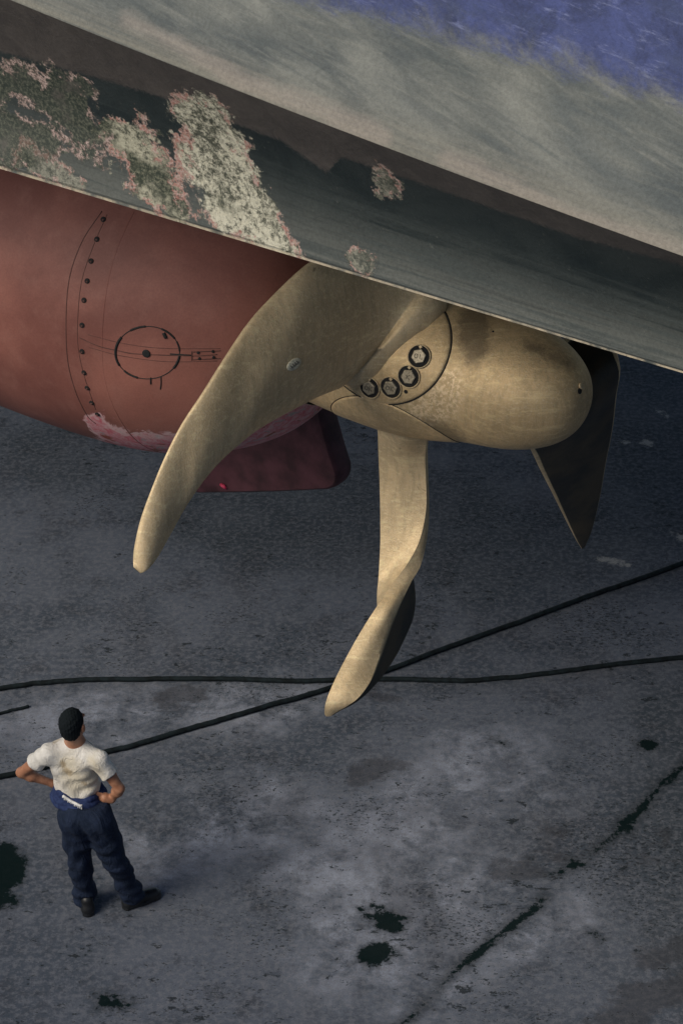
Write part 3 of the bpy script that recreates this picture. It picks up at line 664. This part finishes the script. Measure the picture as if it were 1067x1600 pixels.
# ---------------------------------------------------------------- cables on the ground
RUBBER = plain('black rubber', (.008, .014, .017), .8, 0, .5, 18, .2)
def cable(pxs, r, label, n=160):
    P = cr([atz(u, v, r) for u, v in pxs], n); rng = np.random.RandomState(len(pxs))
    w_ = np.cumsum(rng.normal(0, .0022, n)); w_ -= np.linspace(w_[0], w_[-1], n); P[:, 1] += w_
    V, Fc = tube(P, r, 10); o = obj('cable', V, Fc, RUBBER); o['label'] = label; o['category'] = 'cable'; o['group'] = 'dark cables lying on the dock floor'; return o
cable([(-60, 1080), (0, 1075), (60, 1066), (110, 1062), (200, 1061), (300, 1060), (400, 1062), (500, 1064), (620, 1063), (700, 1064), (760, 1062), (850, 1052), (950, 1038), (1067, 1026), (1140, 1018)], .021, 'long black cable lying almost level right across the dock floor', 220)
cable([(-60, 1226), (0, 1214), (60, 1200), (120, 1186), (180, 1171), (250, 1152), (330, 1129), (420, 1104), (490, 1084), (560, 1062), (620, 1042), (700, 1012), (800, 976), (900, 938), (1000, 904), (1067, 879), (1150, 846)], .022, 'black cable running diagonally from behind the man up past the lower blade', 240)
cable([(-50, 1128), (0, 1115), (20, 1109), (34, 1106), (45, 1103)], .013, 'short thin cable end beside the left border above the man', 40)

# ---------------------------------------------------------------- the man
def surface_nets(F, o, h):
    """isosurface of a sampled field (negative inside)"""
    nx_, ny_, nz_ = F.shape; ins = F < 0
    cs = [(i, j, k) for i in (0, 1) for j in (0, 1) for k in (0, 1)]
    sl_ = lambda a, c: a[c[0]:nx_-1+c[0], c[1]:ny_-1+c[1], c[2]:nz_-1+c[2]]
    cnt = sum(sl_(ins, c).astype(np.int8) for c in cs); act = (cnt > 0) & (cnt < 8); idx = np.argwhere(act)
    vid = -np.ones(act.shape, np.int64); vid[act] = np.arange(len(idx))
    acc = np.zeros((len(idx), 3)); num = np.zeros(len(idx)); i0, j0, k0 = idx.T
    for a in cs:
        for ax in range(3):
            if a[ax]: continue
            b = list(a); b[ax] = 1
            fa = F[i0+a[0], j0+a[1], k0+a[2]]; fb_ = F[i0+b[0], j0+b[1], k0+b[2]]; mk = (fa < 0) != (fb_ < 0)
            t = np.where(mk, fa/(fa-fb_+1e-20), 0); p = np.tile(np.array(a, float), (len(idx), 1)); p[:, ax] += t
            acc[mk] += p[mk]; num[mk] += 1
    V = o+h*(idx+acc/num[:, None]); Fc = []
    for ax in range(3):
        u_, v_ = (ax+1) % 3, (ax+2) % 3; s0 = [slice(0, None)]*3; s1 = [slice(0, None)]*3
        s0[ax] = slice(0, -1); s1[ax] = slice(1, None); ch = ins[tuple(s0)] != ins[tuple(s1)]
        e = np.argwhere(ch); e = e[(e[:, u_] > 0) & (e[:, v_] > 0) & (e[:, u_] < F.shape[u_]-1) & (e[:, v_] < F.shape[v_]-1)]
        du = np.zeros(3, int); du[u_] = 1; dw = np.zeros(3, int); dw[v_] = 1
        q = np.stack([vid[tuple((e-a).T)] for a in (0*du, du, du+dw, dw)], 1); fl_ = ins[tuple(e.T)]
        q[~fl_] = q[~fl_][:, ::-1]; Fc.append(q)
    return V, np.vstack(Fc)
class Field:
    def __init__(s, lo, hi, h):
        s.o = np.array(lo, float); s.h = h; n = [int((b-a)/h)+2 for a, b in zip(lo, hi)]
        g_ = np.meshgrid(*[lo[i]+h*np.arange(n[i]) for i in range(3)], indexing='ij'); s.P = np.stack(g_, -1); s.F = np.full(n, 1.0)
    def _box(s, lo, hi, pad=.09):
        sl__ = []
        for i in range(3):
            a = max(int((lo[i]-pad-s.o[i])/s.h), 0); b = min(int((hi[i]+pad-s.o[i])/s.h)+2, s.F.shape[i]); sl__.append(slice(a, max(b, a)))
        return tuple(sl__)
    def _merge(s, bx, d, k, cut=False):
        f0 = s.F[bx]
        if cut: s.F[bx] = np.maximum(f0, -d); return
        h_ = np.clip(.5+.5*(f0-d)/k, 0, 1); s.F[bx] = f0*(1-h_)+d*h_-k*h_*(1-h_)
    def cone(s, a, b, ra, rb, k=.02, flat=None):
        a, b = np.array(a, float), np.array(b, float); r = max(ra, rb)
        bx = s._box(np.minimum(a, b)-r, np.maximum(a, b)+r); P = s.P[bx]
        if P.size == 0: return
        ab = b-a; q_ = P-a; t = np.clip((q_@ab)/(ab@ab+1e-12), 0, 1); w_ = q_-t[..., None]*ab
        if flat is not None:
            ax, sc_ = flat; c = w_@ax; w_ = w_+(c*(1/sc_-1))[..., None]*ax
        s._merge(bx, np.linalg.norm(w_, axis=-1)-(ra+(rb-ra)*t), k)
    def ell(s, c, axes, rad, k=.02, cut=False):
        c = np.array(c, float); r = max(rad); bx = s._box(c-r, c+r); P = s.P[bx]-c
        if P.size == 0: return
        M = np.array(axes); q_ = (P@M.T)/np.array(rad); l = np.linalg.norm(q_, axis=-1); l2 = np.linalg.norm(q_/np.array(rad), axis=-1)+1e-9
        s._merge(bx, l*(l-1)/l2, k, cut)
    def mesh(s): return surface_nets(s.F, s.o, s.h)
man = empty('person'); man['label'] = 'man in white t-shirt and dark blue work trousers, seen from behind, hands on hips'; man['category'] = 'person'
yaw = math.radians(14); FW = np.array([math.sin(yaw), math.cos(yaw), 0]); RT = np.array([math.cos(yaw), -math.sin(yaw), 0]); UP = np.array([0, 0, 1.])
hd = atz(114, 1131, 1.635)
J = dict(neck=atz(118, 1158, 1.46), chest=atz(114, 1192, 1.28), waist=atz(124, 1234, 1.05), pel=atz(136, 1268, .93),
         Ls=atz(77, 1176, 1.405), Rs=atz(155, 1186, 1.395), Le=atz(34, 1207, 1.17), Re=atz(187, 1232, 1.16), Lw=atz(83, 1224, 1.045), Rw=atz(176, 1247, 1.02),
         Lh=atz(117, 1278, .90), Rh=atz(155, 1282, .90), Lk=atz(125, 1342, .49), Rk=atz(181, 1345, .49), La=atz(133, 1401, .09), Ra=atz(206, 1401, .09))
# skin body: one continuous surface
B = Field((-2.32, 12.55, 0.02), (-1.18, 13.4, 1.8), .0065)
hy = math.radians(22); hf_ = np.array([math.sin(hy), math.cos(hy), 0]); hr = np.array([math.cos(hy), -math.sin(hy), 0]); tl_ = math.radians(6)
hF = hf_*math.cos(tl_)+UP*math.sin(tl_); hU = UP*math.cos(tl_)-hf_*math.sin(tl_)
B.ell(hd+hU*.02-hF*.008, (hr, hF, hU), (.074, .094, .098), .02)
B.ell(hd+hF*.03-hU*.055, (hr, hF, hU), (.055, .062, .068), .03)                     # jaw
B.cone(hd+hF*.092-hU*.005, hd+hF*.112-hU*.035, .009, .014, .012)                      # nose
B.cone(hd+hF*.085-hU*.064-hr*.018, hd+hF*.085-hU*.064+hr*.018, .009, .009, .008)      # mouth
B.cone(hd+hF*.088+hU*.018-hr*.04, hd+hF*.088+hU*.018+hr*.04, .010, .010, .015)        # brow
for sg in (-1, 1):
    B.ell(hd+hF*.092+hU*.0+hr*.03*sg, (hr, hF, hU), (.012, .008, .009), .004, True)   # eye sockets
    B.ell(hd+hF*.083+hU*.0+hr*.03*sg, (hr, hF, hU), (.011, .010, .008), .004)
    B.ell(hd+hr*.084*sg-hF*.010-hU*.008, (hr, hF, hU), (.011, .021, .033), .006)      # ears
B.cone(hd-hU*.07-hF*.02, J['neck']-UP*.02, .055, .062, .03)
B.cone(J['neck']-UP*.03, J['chest'], .065, .09, .05); B.cone(J['chest'], J['waist'], .085, .085, .05); B.cone(J['waist'], J['pel'], .085, .095, .05)
B.cone(J['neck']-UP*.05, J['Ls'], .05, .045, .04); B.cone(J['neck']-UP*.05, J['Rs'], .05, .045, .04)
for sd_ in 'LR':
    s_, e_, w_ = J[sd_+'s'], J[sd_+'e'], J[sd_+'w']
    m1 = s_*.55+e_*.45; m2 = e_*.7+w_*.3
    B.cone(s_, m1, .048, .043, .03); B.cone(m1, e_, .043, .033, .03); B.cone(e_, m2, .035, .039, .02); B.cone(m2, w_, .037, .024, .02)
    B.cone(J[sd_+'h'], J[sd_+'k'], .085, .055, .04); B.cone(J[sd_+'k'], J[sd_+'a'], .055, .038, .03)
def hand(w_, palm, fingers, r=.0095):
    """palm from the wrist, five separate bent fingers"""
    B.cone(w_, palm, .026, .03, .02); B.cone(w_*.3+palm*.7, palm, .028, .032, .02)
    for f_ in fingers:
        P_f = [np.array(x) for x in f_]
        for a, b, ra in zip(P_f[:-1], P_f[1:], (r, r*.92, r*.82)): B.cone(a, b, ra*1.05, ra*.95, .005)
# left hand: on the hip, fingers forward round the waist, thumb back
lw = J['Lw']; lp = lw+RT*.045+FW*.02-UP*.03
hand(lw, lp, [[lp+FW*.012*i+UP*(.012-.010*i), lp+RT*.012+FW*(.035+.012*i)-UP*.014*i, lp+RT*.02+FW*(.065+.01*i)-UP*(.005+.018*i), lp+RT*.026+FW*(.085+.008*i)-UP*(.01+.02*i)] for i in range(4)]
     + [[lp-FW*.01+UP*.012, lp-FW*.04+RT*.02+UP*.012, lp-FW*.055+RT*.05+UP*.008, lp-FW*.06+RT*.065]])
# right hand: back of the wrist out, fingers laid along the small of the back
rw = J['Rw']; tgt = atz(152, 1236, 1.065); rw = rw-FW*.02; tgt = tgt-FW*.035; dr = tgt-rw; dr = dr/np.linalg.norm(dr); rp = rw+dr*.045
fs = []
for i in range(4):
    b0 = rp+dr*.018+UP*(.024-.016*i)-FW*.004; L_ = (.074, .082, .076, .06)[i]; dn = -UP*(.10*i-.1)
    d1 = dr+dn*.5; fs.append([b0, b0+d1*L_*.42-FW*.004, b0+d1*L_*.75-FW*.001, b0+d1*L_+FW*.008])
fs.append([rw+dr*.02-UP*.015, rw+dr*.03-UP*.05+FW*.02, rw+dr*.04-UP*.075+FW*.045, rw+dr*.045-UP*.085+FW*.06])
hand(rw, rp, fs)
SKIN_t = NT('skin'); nz = SKIN_t.noise(25, 4); SKIN_t.bump(SKIN_t.noise(120, 3), .15, .002)
SKIN = SKIN_t.done(SKIN_t.mix(SKIN_t.ramp(nz, .3, .7), (.34, .155, .09), (.46, .23, .14)), .5, 0, .4)
V, Fc = B.mesh(); body = obj('body', V, [tuple(int(i) for i in q_) for q_ in Fc], SKIN, man)
# hair
Hh = Field(hd-.16, hd+.17, .0055)
Hh.ell(hd+hU*.026-hF*.016, (hr, hF, hU), (.080, .099, .102), .02); Hh.ell(hd-hF*.05-hU*.04, (hr, hF, hU), (.060, .048, .056), .03)
q_ = Hh.P-hd; a_, b_, c_ = q_@hr, q_@hF, q_@hU
Hh.F = np.maximum(Hh.F, b_-(.012+.9*np.clip(c_-.02, 0, .06))); Hh.F = np.maximum(Hh.F, -(c_+.082+.006*np.sin(a_*140))); rg = np.random.RandomState(3)
for _ in range(9):
    kv = rg.normal(0, 170, 3); Hh.F += .0007*np.sin(Hh.P@kv+rg.uniform(0, 6))
Hh.F += .0010*np.sin(a_*230+b_*90+3*np.sin(c_*60))*np.sin(c_*210+b_*170+2*np.sin(a_*80))
for sg in (-1, 1): Hh.ell(hd+hr*.082*sg-hF*.004-hU*.02, (hr, hF, hU), (.02, .026, .036), .004, True)
V, Fc = Hh.mesh()
ht_ = NT('black hair'); ht_.bump(ht_.noise(140, 5, .8), .6, .006); HAIR = ht_.done((.008, .012, .015), .9, 0, .15)
obj('hair', V, [tuple(int(i) for i in x) for x in Fc], HAIR, man)
# t-shirt
T = Field((-2.2, 12.6, .95), (-1.38, 13.3, 1.56), .0065)
ch, wa, nk = J['chest'], J['waist'], J['neck']
def bodyell(Fd, c, rx, ry, rz, k): Fd.ell(c, (RT, FW, UP), (rx, ry, rz), k)
bodyell(T, ch+UP*.04-FW*.0, .172, .118, .15, .04); bodyell(T, (ch*.5+wa*.5)+UP*.02, .148, .112, .17, .05); bodyell(T, wa+UP*.01, .15, .118, .12, .05)
T.cone(nk-UP*.055, J['Ls']-UP*.01, .068, .064, .05); T.cone(nk-UP*.055, J['Rs']-UP*.01, .068, .064, .05)
T.cone(ch+UP*.07-RT*.09-FW*.05, wa-RT*.05-FW*.045+UP*.05, .06, .05, .06); T.cone(ch+UP*.07+RT*.09-FW*.05, wa+RT*.05-FW*.045+UP*.05, .06, .05, .06)
for sd_ in 'LR':
    s_, e_ = J[sd_+'s'], J[sd_+'e']; T.cone(s_, s_*.42+e_*.58, .060, .063, .03)
P_ = T.P
for sd_, sg in (('L', -1), ('R', 1)):    # cut each sleeve square across the arm
    s_, e_ = J[sd_+'s'], J[sd_+'e']; ax = (e_-s_)/np.linalg.norm(e_-s_); end = s_*.5+e_*.5
    dpl = (P_-end)@ax; side = ((P_-(nk))@RT)*sg
    T.F = np.where((side > .17) & (P_[..., 2] > 1.12), np.maximum(T.F, dpl), T.F)
hem = 1.045+.012*np.sin((P_@RT)*22)+((P_-wa)@RT)*-.05
T.F = np.maximum(T.F, hem-P_[..., 2])
x_, y_, z_ = (P_-ch)@RT, (P_-ch)@FW, P_[..., 2]
fold = .004*np.sin(55*x_-40*z_+4*np.sin(12*z_+9*x_))*np.clip((1.40-z_)/.25, .15, 1)+.0045*np.sin(38*x_+22*z_+2.5*np.sin(9*z_))*np.clip((1.36-z_)/.2, 0, 1)+.004*np.sin(30*z_-35*np.abs(x_)+1)*np.clip((1.30-z_)/.15, 0, 1)+.003*np.sin(75*(x_*.6+z_*.8))*np.clip((np.abs(x_)-.09)/.08, 0, 1)
T.F += fold*1.15
T.F = np.maximum(T.F, -(np.linalg.norm((P_-(nk+UP*.035+FW*.01))*np.array([1, 1, .9]), axis=-1)-.062))   # neckline
V, Fc = T.mesh()
tt = NT('white cotton'); st = tt.attr('stain'); nn_ = tt.noise(14, 6, .7)
cc_ = tt.mix(tt.ramp(nn_, .3, .7), (.66, .65, .61), (.78, .77, .74))
yl = tt.ramp(tt.math('ADD', tt.attr('yellow'), tt.math('MULTIPLY', tt.math('SUBTRACT', nn_, .5), .12)), -.06, .08, .5, 0)
cc_ = tt.mix(yl, cc_, (.62, .53, .33))
cc_ = tt.mix(tt.ramp(tt.math('ADD', st, tt.math('MULTIPLY', tt.math('SUBTRACT', tt.noise(40, 6, .8), .5), .05)), -.012, .015, .6, 0), cc_, (.42, .3, .15))
cr1 = tt.noise(13, 7, .6, stretch=((1, 1, .45), (.3, .5, .4)), dist=1.2)
tt.bump(tt.math('ADD', tt.math('ABSOLUTE', tt.math('SUBTRACT', cr1, .5)), tt.math('MULTIPLY', tt.noise(90, 3), .05)), .8, .035)
shirt = obj('t_shirt', V, [tuple(int(i) for i in x) for x in Fc], tt.done(cc_, .85, 0, .2), man)
q = V-C0; dd = q@Fv; PU = np.stack([533.5+f_px*(q@Rv)/dd, 800-f_px*(q@Uv)/dd], 1); bk = ((V-ch)@FW) < 0.03
sv = np.minimum.reduce([polydist(PU, [(98, 1192), (100, 1196)], [3, 3]), polydist(PU, [(104, 1204), (110, 1207)], [4, 4]), polydist(PU, [(130, 1222), (134, 1226)], [1.5, 2]), polydist(PU, [(85, 1160), (92, 1156)], [1.5, 1])])/223; sv[~bk] = 1
yv = np.minimum(polydist(PU, [(108, 1195), (118, 1222), (140, 1222)], [14, 20, 14]), polydist(PU, [(146, 1190), (152, 1215)], [6, 8]))/223; yv[~bk] = 1
attr(shirt, 'stain', sv); attr(shirt, 'yellow', yv)
# trousers: baggy legs, the top of the overalls rolled down round the waist
W = Field((-2.02, 12.6, .05), (-1.25, 13.35, 1.12), .0065)
pe = J['pel']
bodyell(W, pe+UP*.02, .168, .135, .14, .04); bodyell(W, wa-UP*.01, .158, .128, .07, .03)
for sg in (-1, 1): W.ell(pe+RT*.07*sg-FW*.055-UP*.03, (RT, FW, UP), (.085, .085, .10), .05)
for sd_, sg in (('L', -1), ('R', 1)):
    h_, k_, a_ = J[sd_+'h'], J[sd_+'k'], J[sd_+'a']
    W.cone(h_, h_*.5+k_*.5-FW*.005, .108, .096, .04); W.cone(h_*.5+k_*.5, k_, .096, .082, .03); W.cone(k_, a_+UP*.03, .082, .073, .03); W.cone(a_+UP*.08, a_+UP*.0, .076, .078, .02)
for ang in np.linspace(0, 2*math.pi, 40, endpoint=False):
    rx, ry = .148, .118; p1 = wa-UP*.035+RT*rx*math.cos(ang)+FW*ry*math.sin(ang)+UP*(.006*math.sin(ang*5)-.012*math.cos(ang)); a2 = ang+2*math.pi/40
    p2 = wa-UP*.035+RT*rx*math.cos(a2)+FW*ry*math.sin(a2)+UP*(.006*math.sin(a2*5)-.012*math.cos(a2)); pass
P_ = W.P; x_, y_, z_ = (P_-pe)@RT, (P_-pe)@FW, P_[..., 2]
fo = .0075*np.sin(60*x_+9*z_+3*np.sin(7*z_))*np.clip((z_-.72)/.1, 0, 1)*np.clip((1.0-z_)/.05, 0, 1)
fo += .0085*np.sin(26*z_+18*x_+14*y_+2*np.sin(11*x_))*np.clip((.75-z_)/.15, 0, 1)+.006*np.sin(70*z_+20*y_)*np.clip((.24-z_)/.1, 0, 1)+.003*np.sin(90*x_+50*z_)*np.clip((z_-1.0)/.03, 0, 1)
W.F += fo+.004*np.sin(48*z_-30*x_+3*np.sin(14*x_+8*z_))*np.clip((.85-z_)/.15, .2, 1)
W.F = np.maximum(W.F, P_[..., 2]-(wa[2]-.03))
W.F = np.maximum(W.F, (.075+.015*np.sin(x_*20))-P_[..., 2])
V, Fc = W.mesh()
tw = NT('navy work cloth'); n1 = tw.noise(7, 6, .65); n2 = tw.noise(70, 4, .7)
cw = tw.mix(tw.ramp(n1, .35, .65), (.009, .017, .038), (.016, .027, .060)); cw = tw.mix(tw.math('MULTIPLY', tw.ramp(n2, .45, .7), .4), cw, (.032, .045, .075))
cr2 = tw.noise(9, 7, .6, stretch=((1, 1, .5), (.2, .4, .3)), dist=1.3)
tw.bump(tw.math('ADD', tw.math('ABSOLUTE', tw.math('SUBTRACT', cr2, .5)), tw.math('MULTIPLY', n2, .05)), .8, .05)
trou = obj('trousers', V, [tuple(int(i) for i in x) for x in Fc], tw.done(cw, .85, 0, .2), man)
BW = Field(wa-np.array([.25, .24, .14]), wa+np.array([.25, .24, .12]), .0055)
for lv, (rx, ry, dz, rr) in enumerate(((.152, .136, -.022, .031), (.160, .146, -.060, .033), (.150, .128, .010, .022))):
    for k in range(48):
        def bp(a): return wa+UP*(dz+.007*math.sin(a*4+lv*2)+.004*math.sin(a*9+lv)-.010*math.cos(a))+RT*(rx+.004*math.sin(a*6))*math.cos(a)+FW*(ry+.004*math.sin(a*5))*math.sin(a)
        a1, a2 = 2*math.pi*k/48, 2*math.pi*(k+1)/48; BW.cone(bp(a1), bp(a2), rr*(1+.15*math.sin(a1*5+lv*3)), rr*(1+.15*math.sin(a2*5+lv*3)), .006)
V, Fc = BW.mesh(); bt = NT('blue cloth'); bn = bt.noise(40, 5, .7); bt.bump(bn, .3, .006)
band_o = obj('rolled_waistband', V, [tuple(int(i) for i in x) for x in Fc], bt.done(bt.mix(bt.ramp(bn, .35, .65), (.016, .026, .085), (.03, .05, .13)), .85, 0, .2), man)
vv = [v.co.copy() for v in trou.data.vertices]; o_ = len(vv); vv += [v.co.copy() for v in band_o.data.vertices]
tbv = BVHTree.FromPolygons(vv, [tuple(p.vertices) for p in trou.data.polygons]+[tuple(i+o_ for i in p.vertices) for p in band_o.data.polygons])
# waistband: brighter blue rolled cloth and white lettering strip
wt_ = plain('white print', (.75, .75, .74), .7)
u0, v0, u1, v1 = 99, 1244.5, 128, 1260.5
strokes = []
def tcast(u, v): return cast(tbv, u, v, .003)[0]
for k in range(12):
    x = k/11; u = u0+(u1-u0)*x; v = v0+(v1-v0)*x+3.5*(x*(1-x))*1.2; hgt = (2.0, 3.2, 2.2, 3.4, 2.4, 3.0, 2.0, 3.4, 2.4, 3.2, 2.6, 4.2)[k]
    a_, b_ = tcast(u, v-hgt*.8), tcast(u+.3, v+hgt*1.1)
    if a_ is not None and b_ is not None: strokes.append(tube([a_, b_], .0055, 6))
pp = [tcast(u0+(u1-u0)*x, v0+(v1-v0)*x+3.5*(x*(1-x))*1.2-.8) for x in np.linspace(0, 1, 16)]
strokes.append(tube([p for p in pp if p is not None], .010, 6))
obj('waistband_lettering', *join(*strokes), wt_, man)
# shoes
def shoe(heel, toe, name='shoe'):
    heel, toe = np.array(heel), np.array(toe); heel[2] = toe[2] = 0; ax = (toe-heel)/np.linalg.norm(toe-heel); L = np.linalg.norm(toe-heel); sx = np.array([ax[1], -ax[0], 0])
    lo = np.minimum(heel, toe)-.09; hi = np.maximum(heel, toe)+.09; Q = Field((lo[0], lo[1], -.02), (hi[0], hi[1], .17), .005)
    Q.cone(heel+ax*.045+UP*.042, heel+ax*.12+UP*.045, .042, .044, .02); Q.cone(heel+ax*.05+UP*.05, heel+ax*.06+UP*.11, .042, .042, .03)
    Q.cone(heel+ax*.12+UP*.05, toe-ax*.06+UP*.035, .044, .04, .02); Q.cone(toe-ax*.09+UP*.03, toe-ax*.045+UP*.03, .048, .043, .02)
    sole = Q.P-heel; l_, c_ = sole@ax, sole@sx; hw = .044+.008*np.clip((l_-.08)/.1, 0, 1)-.004*np.sin(np.clip(l_/.12, 0, 1)*math.pi)
    d_ = np.maximum.reduce([np.abs(Q.P[..., 2]-.012)-.011, np.abs(c_)-hw, np.hypot(np.maximum(np.abs(l_-L/2)-(L/2-.05), 0), c_)-.05]); Q.F = np.minimum(Q.F, d_)
    Q.F = np.maximum(Q.F, .002-Q.P[..., 2])
    V, Fc = Q.mesh(); return obj(name, V, [tuple(int(i) for i in x) for x in Fc], plain('black leather', (.012, .014, .017), .45, 0, .3, 30), man)
lh = atz(140, 1434, 0); la = J['La']
shoe(lh, lh+(atz(127, 1384, 0)-lh)/np.linalg.norm(atz(127, 1384, 0)-lh)*.29)
rh_ = atz(192, 1421, 0); rt_ = atz(244, 1401, 0); shoe(rh_, rh_+(rt_-rh_)/np.linalg.norm(rt_-rh_)*.30)
